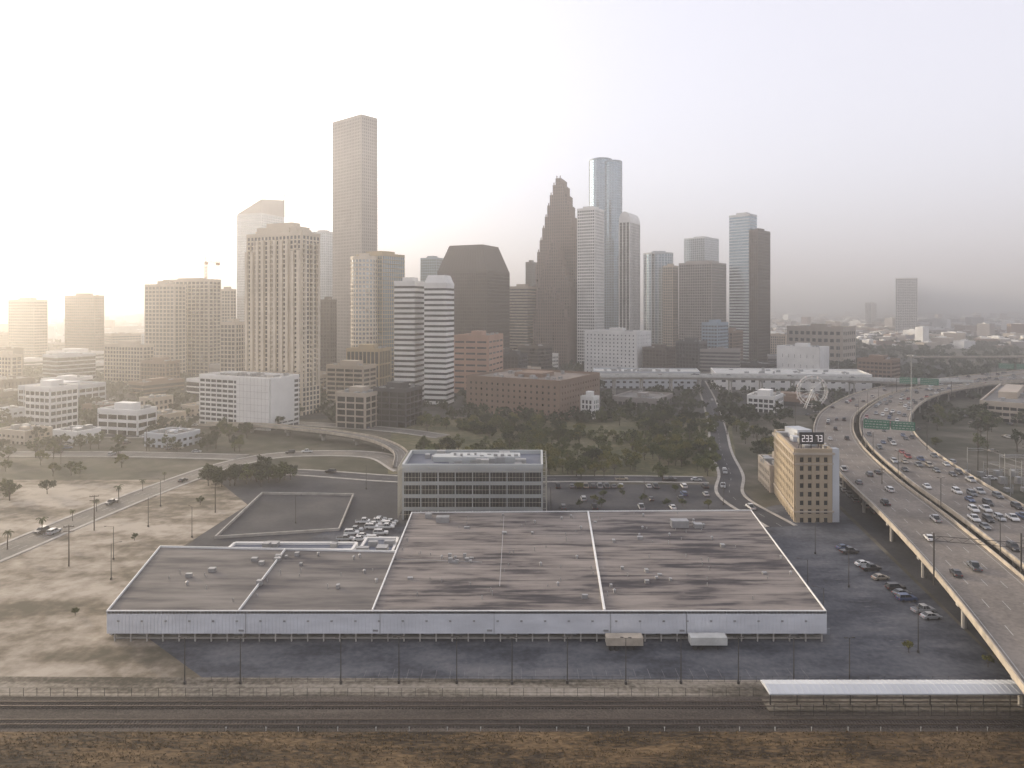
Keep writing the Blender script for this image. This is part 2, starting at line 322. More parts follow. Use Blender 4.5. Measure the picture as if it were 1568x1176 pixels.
# ------------------------------------------------------------------ towers
T=[
 ('office_tower',(954,-694,-659,-640,20),84,dict(wall='beige',bh=1.6)),
 ('office_tower',(954,-616,-575,-562,20),90,dict(wall='brick',bh=1.6)),
 ('office_tower',(1060,-309,-285,-269,25),190,dict(wall='pale',gl='lt',bh=.6,pw=.3)),
 ('office_tower',(848,-359,-345,-338,20),96,dict(wall='beige')),
 ('office_building',(636,-268,-254,-244,20),60,dict(wall='beige')),
 ('office_tower',(742,-206,-195,-188,25),82,dict(wall='brown',gl='br')),
 ('office_tower',(1007,-133,-110,-99,25),146,dict(wall='blue',gl='tl',bh=.8,pw=.3)),
 ('office_tower',(901,-4,20,31,25),101,dict(wall='beige',pw=0,bh=1.9)),
 ('office_tower',(1060,21,31,38,25),143,dict(wall='dark',gl='dk')),
 ('granite_skyscraper',(827,-214,-180,-161,40),304,dict(wall='grey',gl='gy',fh=4,bay=3.1,pw=1.4,bh=1.5,pent=0,n=3)),
 ('white_skyscraper',(869,82,104,115.6,30),199,dict(wall='white',gl='gy',bay=2.6,pw=.7,bh=1.6,pent=.6)),
 ('ribbed_skyscraper',(933,144,159,172.5,30),190,dict(wall='white',gl='dk',bay=5,pw=1.3,bh=.3,pent=0)),
 ('glass_tower',(1166,290,325,348,45),192,dict(wall='pale',gl='lt',pw=.3,bh=.5)),
 ('grid_tower',(954,230,275,295,40),136,dict(wall='grey',gl='dk',bay=3.6,pw=.8,bh=1.2,pent=.7)),
 ('office_tower',(1000,218,232,240,40),134,dict(wall='beige',gl='gy')),
 ('banded_tower',(905,284,311,320,45),196,dict(wall='pale',gl='bl',pw=0,bh=1.5,pent=.5)),
 ('dark_tower',(896,307,318,334,45),174,dict(wall='brown',gl='br',bay=3,pw=.5,bh=.7)),
 ('parking_garage',(763,80,137.5,153,35),47,dict(wall='white',gl='dk',fh=4.2,bay=5,pw=3.2,bh=2.6,pent=.25)),
 ('office_building',(795,218,236,248,40),56,dict(wall='blue',gl='gy',bh=2)),
 ('exhibition_hall',(721,276,320,330,45),32,dict(wall='white',gl='dk',fh=10,bay=8,pw=6,bh=7,pent=.3)),
 ('exhibition_hall',(901,358,430,447,45),48,dict(wall='beige',gl='dk',fh=10,bay=8,pw=3,bh=5,pent=.3)),
 ('office_building',(657,328,360,368,45),24,dict(wall='brick',gl='dk',fh=4,bh=1.8)),
 ('office_building',(488,166,185,191,35),11,dict(wall='white',gl='dk')),
 ('brick_warehouse_building',(460,-30,31.7,58,30),25,dict(wall='brick',gl='dk',fh=4.1,bay=4.5,pw=2.9,bh=2.5,roof='rooftan',pent=.3,ph=3,n=22)),
 ('glass_office_building',(424,-107.6,-90,-80,20),21,dict(wall='beige',gl='dk',fh=4,bay=6,pw=.8,bh=1,n=12)),
 ('glass_office_building',(430,-86,-66,-56,20),23,dict(wall='dark',gl='dk',fh=4,bay=6,pw=.5,bh=.8,n=12)),
 ('parking_garage',(530,-142,-114,-104,20),29,dict(wall='beige',gl='dk',fh=3.4,bay=8,pw=.8,bh=1.5)),
 ('parking_garage',(615,-147,-118,-108,12),37,dict(wall='gold',gl='dk',fh=11,bay=4,pw=.8,bh=1.5)),
 ('pink_brick_building',(583,-49.5,-20,-7.7,15),50,dict(wall='pink',gl='gy',fh=5.2,bay=12,pw=1.6,bh=3.4,pent=.3)),
 ('office_building',(795,-535,-490,-468,20),22,dict(wall='white',pw=0,bh=2)),
 ('office_building',(424,-298,-283,-266,20),25,dict(wall='white',gl='gy',pw=.5,bh=1.7)),
 ('office_building',(403,-241,-218,-207,15),14,dict(wall='white',gl='dk',pw=.5,bay=8,bh=1.8,n=14)),
 ('office_building',(657,-387,-350,-340,20),38,dict(wall='beige',gl='dk')),
 ('office_building',(636,-341,-318,-305,20),24,dict(wall='brick',gl='dk')),
 ('office_building',(636,-480,-460,-450,20),30,dict(wall='beige',gl='dk')),
 ('office_building',(445,301,330,338,40),12,dict(wall='beige',gl='dk',pw=.6,bh=1.8)),
 ('office_building',(742,140,165,175,40),30,dict(wall='brown',gl='br')),
 ('office_building',(760,180,205,214,40),36,dict(wall='dark',gl='dk')),
 ('office_building',(840,250,268,280,40),45,dict(wall='brick',gl='dk')),
 ('office_building',(640,-8,6,14,30),30,dict(wall='dark',gl='gy')),
 ('white_apartment_building',(462,46,54,58,35),14,dict(wall='white',gl='gy',fh=3,bay=3,pw=1,bh=1)),
 ('office_tower',(3180,1797,1850,1863,30),144,dict(wall='white')),
 ('office_tower',(2650,1352,1375,1395,30),92,dict(wall='white')),
]
for n,q,z,k in T: bldg(n,quad(*q),z,**k)
bldg('convention_hall',[(185,628),(318,612),(332,665),(196,682)],14.5,wall='white',gl='gy',fh=7,bay=9,pw=5,bh=4.4,pent=.0,n=24,roof='palewall',par=.6)
bldg('convention_hall',[(76,640),(172,634),(178,670),(80,676)],15,wall='pale',gl='dk',fh=5,bay=6,pw=3,bh=3,pent=.0,n=24,roof='palewall',par=.6)
# apartment tower and its podium
P=quad(477,-182.7,-144.9,-132.3,25)
e=bldg('apartment_tower',P,126,wall='cream',gl='gy',fh=3.3,bay=3.4,pw=1.1,bh=1.0,pent=.72,ph=6,n=0)
def lerp2(a,b,t): return (a[0]+(b[0]-a[0])*t,a[1]+(b[1]-a[1])*t)
Wm=MB(); Lw=math.dist(P[3],P[0]); Lr=math.dist(P[0],P[1])
for u in (0,.2,.42,.64,.84):
    Wm.seg(P[3],P[0],u*Lw,u*Lw+.045*Lw,.36,2.0,30,122-8*(u in(0,.84))); Wm.seg(P[3],P[0],(u+.1)*Lw,(u+.145)*Lw,.36,2.0,30,122-8*(u in(0,.84)))
    for k in range(27): Wm.seg(P[3],P[0],(u+.05)*Lw,(u+.097)*Lw,.4,1.6,31+k*3.35,32.0+k*3.35)
for u in (.1,.5,.8):
    Wm.seg(P[0],P[1],u*Lr,u*Lr+1.5,.36,1.8,20,120)
    for k in range(27): Wm.seg(P[0],P[1],u*Lr-1.8,u*Lr-.05,.4,1.6,31+k*3.35,32.0+k*3.35)
c=lerp2(P[0],P[2],.5); ro=math.atan2(P[1][1]-P[0][1],P[1][0]-P[0][0])
Wm.box(c[0],c[1],131.4,8,24,3.2,ro); Wm.box(c[0],c[1],126.9,Lr*.86,Lw*.5,3.6,ro); Wm.box(c[0],c[1],126.9,Lr*.5,Lw*.86,2.4,ro)
o=obj('balcony_bays',Wm,F['cream'],e); o.location=-e.location
PP=quad(419,-189,-146.5,-129,25)
e=bldg('parking_podium',PP,31,wall='white',gl='gy',fh=3.1,bay=5,pw=.5,bh=1.3,pent=0,n=14)
b=MB(); L=math.dist(PP[3],PP[0]); b.seg(PP[3],PP[0],L*.55,L*1.0,.42,.9,0,31.6); b.seg(PP[0],PP[1],.0,20,.42,.9,4,31.2)
o=obj('blank_wall',b,F['white'],e); o.location=-e.location
b=MB(); 
for k in range(7): b.seg(PP[3],PP[0],L*.55+.3,L-.3,.9,.93,3+4*k,3.12+4*k)
for k in range(1,9): b.seg(PP[3],PP[0],L*(.55+.05*k),L*(.55+.05*k)+.12,.9,.94,.1,31.4)
o=obj('panel_joints',b,F['grey'],e); o.location=-e.location
bldg('glass_tower',quad(657,-148,-123,-102,35),125,wall='gold',gl='bl',fh=4,bay=3,pw=.4,bh=.9,pent=.6)
bldg('cylindrical_tower',ngon(-141,664,13,24),122,wall='cream',gl='lt',fh=4,bay=3.4,pw=.5,bh=1.7,pent=.5)
bldg('white_banded_tower',quad(530,-90,-74.5,-66,15),94,wall='white',gl='dk',fh=4,pw=0,bh=2.3,pent=.5)
WT=quad(519,-65.7,-49.5,-43.6,15)
e=bldg('white_banded_tower',WT,92,wall='white',gl='dk',fh=4,pw=0,bh=2.3,pent=0,n=0)
b=MB(); ins=[lerp2(WT[i],WT[(i+2)%4],.12) for i in range(4)]; b.frustum(WT,ins,93.1,99); o=obj('crown',b,F['white'],e); o.location=-e.location
DT=quad(795,-85.5,-29,-3,25)
e=bldg('bronze_glass_tower',DT,116,wall='brown',gl='br',fh=4,bay=2.4,pw=.35,bh=.9,pent=0,n=0)
b=MB(); ins=[lerp2(DT[i],DT[(i+2)%4],.16) for i in range(4)]; b.frustum(DT,ins,117.1,148)
for i in range(4):
    for t in [k/16 for k in range(1,16)]:
        a=lerp2(DT[i],DT[(i+1)%4],t);c=lerp2(ins[i],ins[(i+1)%4],t); b.beam((a[0],a[1],117.2),(c[0],c[1],148),.3)
o=obj('mansard_roof',b,[F['brown']],e); o.location=-e.location
ST=quad(1060,-421,-384,-349,20)
e=bldg('slanted_roof_tower',ST,218,wall='pale',gl='lt',bh=.8,pw=.4,pent=0,n=0)
b=MB()
b.v+= [(*ST[3],219),(*ST[0],219),(*ST[1],219),(*ST[2],219),(*ST[0],240),(*ST[1],246)]
b.f+=[(0,1,4),(1,2,5,4),(2,3,5),(0,4,5,3)]; b.m+=[0]*4
b.beam((ST[1][0],ST[1][1],218),(ST[1][0],ST[1][1],256),1); o=obj('slanted_crown',b,F['grey'],e); o.location=-e.location
bldg('blue_glass_skyscraper',ngon(144,1125,18.5,24,24),312,wall='blue',gl='bl',fh=4,bay=4.8,pw=.25,bh=.9,pent=.4,ph=5)
bldg('blue_glass_skyscraper_wing',ngon(161,1113,15.5,24,22),306,wall='blue',gl='bl',fh=4,bay=4.8,pw=.25,bh=.9,pent=.4)
bldg('cylindrical_glass_tower',ngon(224,1060,22,28),156,wall='pale',gl='bl',fh=4,bay=4.9,pw=.5,bh=.8,pent=.6)
VP=quad(933,144,159,172.5,30); b=MB()
A,B_,C_,D_=VP[3],VP[0],VP[1],VP[2]
ring=[]
for k in range(13):
    t=math.pi*k/12; u=.5-.5*math.cos(t); z=191.2+13*math.sin(t); ring.append((lerp2(A,B_,u),lerp2(D_,C_,u),z))
for k in range(12):
    (p,q,z),(r,s,w)=ring[k],ring[k+1]; b.face([(*p,z),(*r,w),(*s,w),(*q,z)])
b.face([(*p,z) for p,q,z in ring]); b.face([(*q,z) for p,q,z in ring][::-1]); 
obj('barrel_vault_roof',b,F['white'])
# stepped-gable skyscraper
e=empty('stepped_gable_skyscraper',(63.5,922,0)); W=MB();Gm=MB()
def gable(cx,cy,rot,steps,depth,zb=0):
    c,s=math.cos(rot),math.sin(rot)
    T_=lambda x,y,z:(cx+c*x-s*y-63.5,cy+s*x+c*y-922,z)
    prof=[(-steps[-1][0],zb)]
    for i in range(len(steps)-1,-1,-1):
        h,z=steps[i]; prof.append((-h,z))
        if i>0: prof.append((-steps[i-1][0],z))
    prof=prof+[(-x,z) for x,z in prof[::-1]]
    n=len(prof)
    for y,fl in((0,0),(depth,1)):
        pts=[T_(x,y,z) for x,z in prof]
        Gm.face(pts if fl else pts[::-1])
    for i in range(n):
        (x,z),(x2,z2)=prof[i],prof[(i+1)%n]; (W if z>60 and z2>60 else Gm).face([T_(x,0,z),T_(x2,0,z2),T_(x2,depth,z2),T_(x,depth,z)])
    def bx(x0,x1,y0,y1,z0,z1):
        b=len(W.v)
        for z in(z0,z1):
            for x,y in((x0,y0),(x1,y0),(x1,y1),(x0,y1)): W.v.append(T_(x,y,z))
        W.f+=[(b,b+1,b+5,b+4),(b+1,b+2,b+6,b+5),(b+2,b+3,b+7,b+6),(b+3,b,b+4,b+7),(b+4,b+5,b+6,b+7)]; W.m+=[0]*5
    hw=steps[-1][0]
    def ztop(x):
        for h,z in steps:
            if abs(x)<=h+.01: return z
        return zb
    def xat(z): return max([h for h,zz in steps if zz>z] or [0])
    x=-hw
    while x<hw-.5:
        zz=min(ztop(x),ztop(x+1.1)); bx(x,x+1.1,-.6,.05,zb,zz); bx(x,x+1.1,depth-.05,depth+.6,zb,zz); x+=3
    z=zb+4
    while z<steps[0][1]-3:
        h=xat(z+1.3)
        if h>0:
            bx(-h,h,-.3,.03,z,z+1.3); bx(-h-.3,-h+.03,0,depth,z,z+1.3); bx(h-.03,h+.3,0,depth,z,z+1.3)
        z+=4
    for i,(h,zt) in enumerate(steps):
        yy=0; zlo=steps[i+1][1] if i+1<len(steps) else zb
        while yy<depth-1:
            for sg in(-1,1): bx(min(sg*h,sg*(h+.5)),max(sg*h,sg*(h+.5)),yy,yy+1.1,zlo,zt)
            yy+=3.2
        for sg in(-1,1): bx(sg*h-sg*1.2-.6,sg*h-sg*1.2+.6,.3,1.5,zt,zt+3.5)
S3=[(3.5,247),(7.5,238),(11.5,225),(15,211),(18.5,196),(22,181),(25.5,165),(29,149),(31,132)]
S2=[(3.3,158),(7,149),(11,138),(15,126),(19,113),(22,100)]
S1=[(3,100),(8,92),(13,82),(18,72),(22,62)]
gable(62,925,R(-18),S3,34); gable(54,895,R(-18),S2,24); gable(48,872,R(-18),S1,18)
obj('walls',W,F['red'],e); obj('windows',Gm,G['br'],e); occ(ngon(60,915,40,8))
bldg('tower_under_construction',quad(742,-374,-325,-312,20),104,wall='beige',gl='dk',fh=4,bay=6,pw=1.2,bh=1.3,pent=.5,ph=3)
bldg('tower_under_construction',quad(722,-383,-352,-340,20),98,wall='beige',gl='gy',fh=4,bay=5,pw=1.2,bh=1.3,pent=.4,ph=5)
C=MB()
def lattice(C,a,b,w,n,r=.25):
    a=Vector(a);b=Vector(b);d=(b-a).normalized(); u=d.cross(Vector((0,1,0))) if abs(d.y)<.9 else Vector((1,0,0)); u.normalize(); v=d.cross(u)
    cs=[u*w+v*w,u*w-v*w,-u*w-v*w,-u*w+v*w]
    for k in cs: C.beam(a+k,b+k,r)
    for i in range(n):
        p=a.lerp(b,i/n);q=a.lerp(b,(i+1)/n)
        for j in range(4): C.beam(p+cs[j],q+cs[(j+1)%4],r*.7)
lattice(C,(-336,760,0),(-336,760,124),1.1,34,.22); lattice(C,(-385,760,124),(-320,760,124),.8,22,.18)
C.beam((-336,760,124),(-336,760,131),.5); C.beam((-336,760,131),(-375,760,125),.12); C.beam((-336,760,131),(-322,760,125),.12)
C.box(-323,760,120.5,4,2,3); C.box(-334,758,121.5,2,2,2.5)
obj('tower_crane',C,mat('crane_paint',(.5,.25,.1),.5))
kk=0
for i in range(1400):
    Y=random.uniform(500,1280); X=Y*random.uniform(-.8,.45)
    w,d=random.uniform(18,42),random.uniform(18,42)
    if not free(X,Y+20,20) or kk>=110: continue
    a=R(random.choice([20,30,40])); c,s=math.cos(a),math.sin(a)
    p=[(X,Y),(X+w*s,Y+w*c),(X+w*s-d*c,Y+w*c+d*s),(X-d*c,Y+d*s)]
    z=random.choice([8,11,14,18,22,28,34]) if Y>620 else random.choice([6,8,11,14])
    bldg('low_rise_building',p,z,wall=random.choice(['beige','brick','cream','grey','dark','pale','brown','white']),gl=random.choice(['dk','gy']),
         bay=random.choice([3,4,6]),pw=random.choice([0,.6,1.6]),bh=random.choice([1.2,1.8,2.2]),pent=random.choice([.2,.4]),ph=3,n=4); kk+=1
kk=0
for i in range(400):
    Y=random.uniform(350,500); X=random.uniform(-400,-150)
    if not free(X,Y+8,9) or kk>=12: continue
    w,d=random.uniform(12,22),random.uniform(12,24); a=R(20); c,s=math.cos(a),math.sin(a)
    bldg('low_rise_building',[(X,Y),(X+w*s,Y+w*c),(X+w*s-d*c,Y+w*c+d*s),(X-d*c,Y+d*s)],random.choice([4.5,7,9]),wall=random.choice(['white','beige','brick','pale']),gl='dk',bay=4,pw=1.5,bh=1.8,pent=.2,ph=1.5,n=6,par=.5); kk+=1
# ------------------------------------------------------------------ central fin-screened office block
OP=[(-38.4,244),(10.6,244),(11.5,268),(-38.8,268)]
e=bldg('office_block',OP,18.6,wall='slab',gl='dk',fh=4.3,bay=6,pw=.35,bh=1.3,d=.3,pent=.0,n=14,roof='roofblue')
b=MB()
for i in range(4):
    p0,p1=OP[i],OP[(i+1)%4]; L=math.dist(p0,p1); k=int(L/1.1)
    for j in range(k+1): b.seg(p0,p1,-1.4+j*(L+2.7)/k,-1.4+j*(L+2.7)/k+.07,1.5,1.72,1,18.9)
    for z in (2.2,4.4,6.5,8.7,10.9,13,15.2,17.3,18.9): b.seg(p0,p1,-1.7,L+1.7,1.52,1.62,z,z+.1+.003*i)
    for u in(.0,.2,.4,.6,.8,.99): b.seg(p0,p1,u*L,u*L+.2,.3,1.5,18.1,18.3+.003*i)
o=obj('fin_screen',b,F['fin'],e); o.location=-e.location
b=MB(); b.box(-10,256,18.1,26,8,2.2); b.box(-26,257,18.1,6,6,1.8)
o=obj('penthouse',b,F['slab'],e); o.location=-e.location
b=MB()
for i in range(10): b.box(-21+i*2.5,255+random.uniform(-2,2),20.28,random.uniform(.7,1.5),1.1,random.uniform(.4,1.0))
for i in range(6): b.beam((-20+i*4.2,256,20.2),(-20+i*4.2,256,20.2+random.uniform(1,2.6)),.06)
o=obj('rooftop_units',b,M['steel'],e); o.location=-e.location
# ------------------------------------------------------------------ warehouse
e=empty('warehouse',(0,157,0)); org=e.location.copy()
def add(nm,mb,mt,sm=False):
    o=obj(nm,mb,mt,e,sm); o.location=-org; return o
yn=154.9; zr=7.0
secs=[([(-90.6,yn),(-61.2,yn),(-63.7,194.6),(-100,196.8)],'roof2',zr-.35),([(-61.2,yn),(-31.3,yn),(-32.4,192.8),(-63.7,194.6)],'roof2',zr-.35),
      ([(-31.3,yn),(20.7,yn),(25.3,230.4),(-33.1,229.2)],'roof1',zr-.2),([(20.7,yn),(70.2,yn),(80,231.7),(25.3,230.4)],'roof1',zr-.2)]
for i,(p,m,z) in enumerate(secs):
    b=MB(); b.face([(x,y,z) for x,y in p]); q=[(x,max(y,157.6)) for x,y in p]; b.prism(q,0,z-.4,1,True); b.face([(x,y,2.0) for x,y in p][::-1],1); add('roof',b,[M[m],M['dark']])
b=MB()
out=[(-90.6,yn),(70.2,yn),(80,231.7),(-33.1,229.2),(-32.4,192.8),(-100,196.8)]
for i in range(6):
    p0,p1=out[i],out[(i+1)%6]; L=math.dist(p0,p1)
    b.seg(p0,p1,-.1,L+.1,-.14,.12,zr-.6,zr+.12+.005*i)
for a,c,w in(((-61.2,yn),(-63.7,194.6),.13),((-31.3,yn),(-33.1,229.2),.16),((20.7,yn),(25.3,230.4),.26)):
    b.seg(a,c,.3,math.dist(a,c)-.3,-w,w,zr-.5,zr+.25)
add('parapet_trim',b,M['white'])
b=MB(); b.box(-10.2,yn-.02,1.95,160.8,.2,zr-2.05)
k=-90.4
while k<70: b.box(k,yn-.16,2.0,.1,.1,zr-2.15); k+=.8
b.seg((70.2,yn),(80,231.7),0,76,.02,.22,1.9,zr-.7); b.seg((70.6,158),(80,231.7),0,74,.02,.2,0,1.88); b.seg((-100,196.8),(-90.6,yn),0,42,.02,.22,1.9,zr-.7); b.seg((-100,196.8),(-91.2,157.7),0,39.5,.02,.2,0,1.88); b.seg((80,231.7),(-33.1,229.2),0,113,.02,.22,0,zr-.7)
add('metal_siding',b,M['metalwall'])
b=MB(); dk=MB(); k=-89
while k<70:
    b.box(k,yn+.3,0,.3,.3,1.96)
    if random.random()<.75: dk.box(k+1.7,157.45,.5,2.3,.2,1.35)
    k+=3.6
b.box(-10,156.9,0,160,1.2,.5); add('dock_columns',b,M['conc']); add('dock_doors',dk,mat('dock_door',(.22,.23,.25),.6,.4,.2))
b=MB()
for x in [-88+5.3*i for i in range(30)]: b.box(x,yn-.2,4.6,.5,.1,.35)
for x in(-60.5,-30.5,21,-5,38): b.box(x,yn-.22,2.5,1.1,.14,.35); b.beam((x+1,yn-.2,2),(x+1,yn-.2,6.9),.07)
add('wall_vents',b,M['steel'])
V=MB()
for i in range(150):
    x=random.uniform(-88,76); y=random.uniform(160,228)
    if x<-33 and y>191: continue
    t=random.random()
    if t<.65: V.beam((x,y,zr-.3),(x,y,zr+random.uniform(.3,1.0)),.11,n=6)
    elif t<.88: V.beam((x,y,zr-.3),(x,y,zr+.5),.28,.25,8); V.beam((x,y,zr+.5),(x,y,zr+.75),.42,.15,8)
    else: V.box(x,y,zr-.3,random.uniform(.6,1.6),random.uniform(.6,1.4),random.uniform(.5,1.0),random.uniform(-.1,.1))
V.box(52,215,zr-.3,5.2,3,2.2); V.box(57.5,214,zr-.3,2.5,2,1.4); V.box(-22,220,zr-.3,4,2.6,1.8); V.box(-27,224,zr-.3,2,2,1.5)
V.beam((-3,168,zr+.25),(-2.6,224,zr+.25),.1); V.beam((-31,186,zr+.2),(-8,184,zr+.2),.08)
for i in range(10): V.box(-14+random.uniform(-3,4),186+random.uniform(-2,2),zr-.3,random.uniform(.4,1.3),random.uniform(.4,1.0),random.uniform(.4,1.5))
for i in range(7): V.box(-83+random.uniform(0,24),random.uniform(165,192),zr-.4,random.uniform(.8,1.8),1.2,random.uniform(.6,1.3))
for i in range(6): V.box(26+random.uniform(-2,18),175+random.uniform(-8,8),zr-.3,random.uniform(.5,1.2),.8,random.uniform(.4,1))
add('roof_vents',V,M['steel'])
b=MB()
for i in range(8):
    y=164+8.7*i
    b.seg((-31,y),(22+(y-157)*.06,y),0,52,-.06,.06,zr-.19,zr-.17); b.seg((22.6+(y-157)*.06,y),(70.2+(y-157)*.12,y),0,47,-.06,.06,zr-.19,zr-.17)
add('roof_seams',b,M['seam'])
for n,p,z,w in(('loading_annex',[(-82,199.2),(-46,199.2),(-46,205),(-82,205)],5.2,'white'),('service_building',[(-44,196.6),(-34.2,196.6),(-34.6,210),(-44,210)],5,'white')):
    bldg(n,p,z,wall=w,gl='dk',fh=5,bay=5,pw=3.8,bh=2.8,pent=0,n=4,par=.15,roof='roofblue')
# ------------------------------------------------------------------ old hotel with digital clock
HP=[(98.6,241),(111.2,241),(117.5,279),(106,279)]
e=bldg('brick_hotel',HP,24.6,wall='tan',gl='dk',fh=3.07,bay=2.9,pw=1.45,bh=1.35,d=.4,pent=.0,n=6,roof='rooftan')
b=MB()
for i in range(4):
    p0,p1=HP[i],HP[(i+1)%4]; L=math.dist(p0,p1)
    b.seg(p0,p1,-.8,L+.8,.42,1.0,23.6,24.3+.004*i); b.seg(p0,p1,-.5,L+.5,.42,.7,3.6,4.1+.004*i); b.seg(p0,p1,-.4,L+.4,.42,.62,20.2,20.6+.004*i)
o=obj('cornice',b,F['beige'],e); o.location=-e.location
b=MB(); b.box(112.7,242.2,0,2.4,2.6,25.6); b.box(111.6,270,24.2,6,9,3.6,.15); b.box(109,254,24.2,4,4,3); b.box(107,262,24.2,2.5,3,2)
o=obj('blank_end_wall',b,F['pale'],e); o.location=-e.location
b=MB(); b.box(106.5,246.2,26.2,8.6,.5,4.2)
for x in(103,106.5,110):
    b.beam((x,246.5,24.2),(x,246.5,26.4),.15); b.beam((x,249,24.2),(x,246.6,29.5),.12)
o=obj('display_board',b,M['dark'],e); o.location=-e.location
SEG={'2':'abged','3':'abgcd','7':'abc'}
b=MB()
def digit(ch,x,z,w=1.0,h=2.3,y=245.9):
    t=.2; D={'a':(0,h-t,w,t),'b':(w-t,h/2,t,h/2),'c':(w-t,0,t,h/2),'d':(0,0,w,t),'e':(0,0,t,h/2),'f':(0,h/2,t,h/2),'g':(0,h/2-t/2,w,t)}
    for i,s in enumerate(SEG[ch]):
        a,c,ww,hh=D[s]; b.box(x+a+ww/2,y-.01*i,z+c,ww,.06,hh)
x=103
for ch in '233': digit(ch,x,27.1); x+=1.35
x+=.8
for ch in '73': digit(ch,x,27.1); x+=1.35
o=obj('display_digits',b,M['digit'],e); o.location=-e.location
bldg('hotel_annex',[(104.4,279.6),(114,279.6),(117,300),(107,300)],10,wall='beige',gl='tl',fh=3.3,bay=3,pw=1.2,bh=1.3,pent=.2)
# ------------------------------------------------------------------ cars
def car_mesh(name,paint,kind='car'):
    b=MB()
    if kind=='car': L,Wd,prof,cab=4.6,1.82,[(-2.3,.35),(-2.3,.78),(-2.1,.95),(-1.35,1.0),(1.0,.98),(2.1,.82),(2.3,.6),(2.3,.35)],[(-1.75,.99),(-1.1,1.44),(.25,1.46),(1.05,.97)]
    elif kind=='suv': L,Wd,prof,cab=4.9,1.95,[(-2.45,.4),(-2.45,1.0),(-2.4,1.12),(1.0,1.12),(2.25,1.02),(2.45,.75),(2.45,.4)],[(-2.38,1.11),(-2.1,1.74),(.35,1.76),(1.1,1.11)]
    else: L,Wd,prof,cab=5.6,2.0,[(-2.8,.45),(-2.8,1.1),(-.6,1.1),(1.3,1.14),(2.6,1.05),(2.8,.8),(2.8,.45)],[(-.75,1.09),(-.55,1.82),(.75,1.84),(1.4,1.13)]
    h=Wd/2
    n=len(prof); base=len(b.v); ys=[(-h,.93),(-h*.93,1),(h*.93,1),(h,.93)]
    for y,k in ys:
        for x,z in prof: b.v.append((x*(1 if k==1 else .96),y,z if k==1 else z-.06*(z>.5)))
    for r in range(3):
        for i in range(n):
            j=(i+1)%n; b.f.append((base+r*n+i,base+r*n+j,base+(r+1)*n+j,base+(r+1)*n+i)); b.m.append(0)
    b.f.append(tuple(base+i for i in range(n))[::-1]); b.m.append(0)
    b.f.append(tuple(base+3*n+i for i in range(n))); b.m.append(0)
    base=len(b.v)
    for s in(-1,1):
        for i,(x,z) in enumerate(cab): b.v.append((x,s*(h-.08 if i in(0,3) else h-.26),z))
    b.f+= [(base,base+1,base+2,base+3),(base+7,base+6,base+5,base+4),(base,base+4,base+5,base+1),(base+2,base+6,base+7,base+3)]; b.m+=[1]*4
    (x1,z1),(x2,z2)=cab[1],cab[2]
    b.box((x1+x2)/2,0,z1-.0,x2-x1+.1,Wd-.46,.06,0,0)
    for s in(-1,1):
        b.beam((cab[0][0],s*(h-.07),cab[0][1]),(cab[1][0],s*(h-.25),cab[1][1]),.05); b.beam((cab[3][0],s*(h-.07),cab[3][1]),(cab[2][0],s*(h-.25),cab[2][1]),.05)
        mx=(cab[1][0]+cab[2][0])/2; b.beam((mx,s*(h-.05),cab[0][1]),(mx,s*(h-.25),cab[1][1]),.05)
        for x in(-L*.3,L*.31):
            b.beam((x,s*(h-.2),.33),(x,s*(h+.02),.33),.33,n=12,m=2)
        b.box(-L/2-.01,s*(h-.3),.7,.06,.35,.16,0,3); b.box(L/2-.02,s*(h-.32),.6,.08,.4,.14,0,4)
    if kind=='pickup': b.box(-1.75,0,1.101,1.9,Wd-.3,.012,0,1)
    return b.mesh(name,[paint,M['carglass'],M['tyre'],M['tail'],M['head']])
paints=[('white',(.6,.6,.59)),('silver',(.33,.34,.35)),('black',(.02,.02,.023)),('grey',(.1,.11,.12)),('red',(.22,.015,.015)),('blue',(.03,.06,.14)),('beige',(.3,.26,.2))]
CM=[]
for n,c_ in paints:
    m,nt,bb=newmat('car_paint_'+n); bb.inputs['Base Color'].default_value=(*c_,1); bb.inputs['Roughness'].default_value=.35; bb.inputs['Coat Weight'].default_value=.4
    for k in('car','suv','pickup'): CM.append((k,n,car_mesh(k+'_'+n,m,k)))
names={'car':'car','suv':'suv','pickup':'pickup_truck'}
def put_car(x,y,z,ang,col=None,parked=False):
    cc=col or random.choices(['white','silver','black','grey','red','blue','beige'],[20,22,24,22,0 if parked else 3,6,5])[0]
    k,_,me=random.choice([c for c in CM if c[1]==cc])
    o=link(bpy.data.objects.new(('parked_' if parked else '')+names[k],me)); o.location=(x,y,z); o.rotation_euler=(0,0,ang); return o
def along(fr,s,off,dirn=1,z=0,col=None):
    acc=0
    for i in range(len(fr)-1):
        d=(fr[i+1][0]-fr[i][0]).length
        if acc+d>s:
            t=(s-acc)/d; p=fr[i][0].lerp(fr[i+1][0],t)+fr[i][2]*off; tt=fr[i][1]
            put_car(p.x,p.y,p.z+z,math.atan2(tt.y*dirn,tt.x*dirn),col); return
        acc+=d
for s,o_,cl in((72,3,'black'),(97,6.5,'red'),(122,-5,'black'),(128,1,'grey'),(150,-3,'white'),(170,5,'silver'),(186,-5,'black'),(205,2,'white'),(214,-6,'grey')): along(frA,s,o_,1,0,cl)
for i in range(42): along(frA,random.uniform(225,900),random.choice([-7,-3,1,5]),1)
used=[]
for i in range(230):
    s=95+900*random.random()**1.5; o_=random.choice([-9.5,-5.5,-1.5,2.5,6.5,10])
    if any(abs(s-a)<8 and o_==c for a,c in used): continue
    used.append((s,o_)); along(frB,s,o_,-1)
for i in range(14): along(frC,random.uniform(5,300),random.choice([-4,0,4]),1)
for fr in ST_:
    for i in range(7):
        sd=random.choice([-1,1]); along(fr,random.uniform(40,330),sd*2.4,sd,.15)
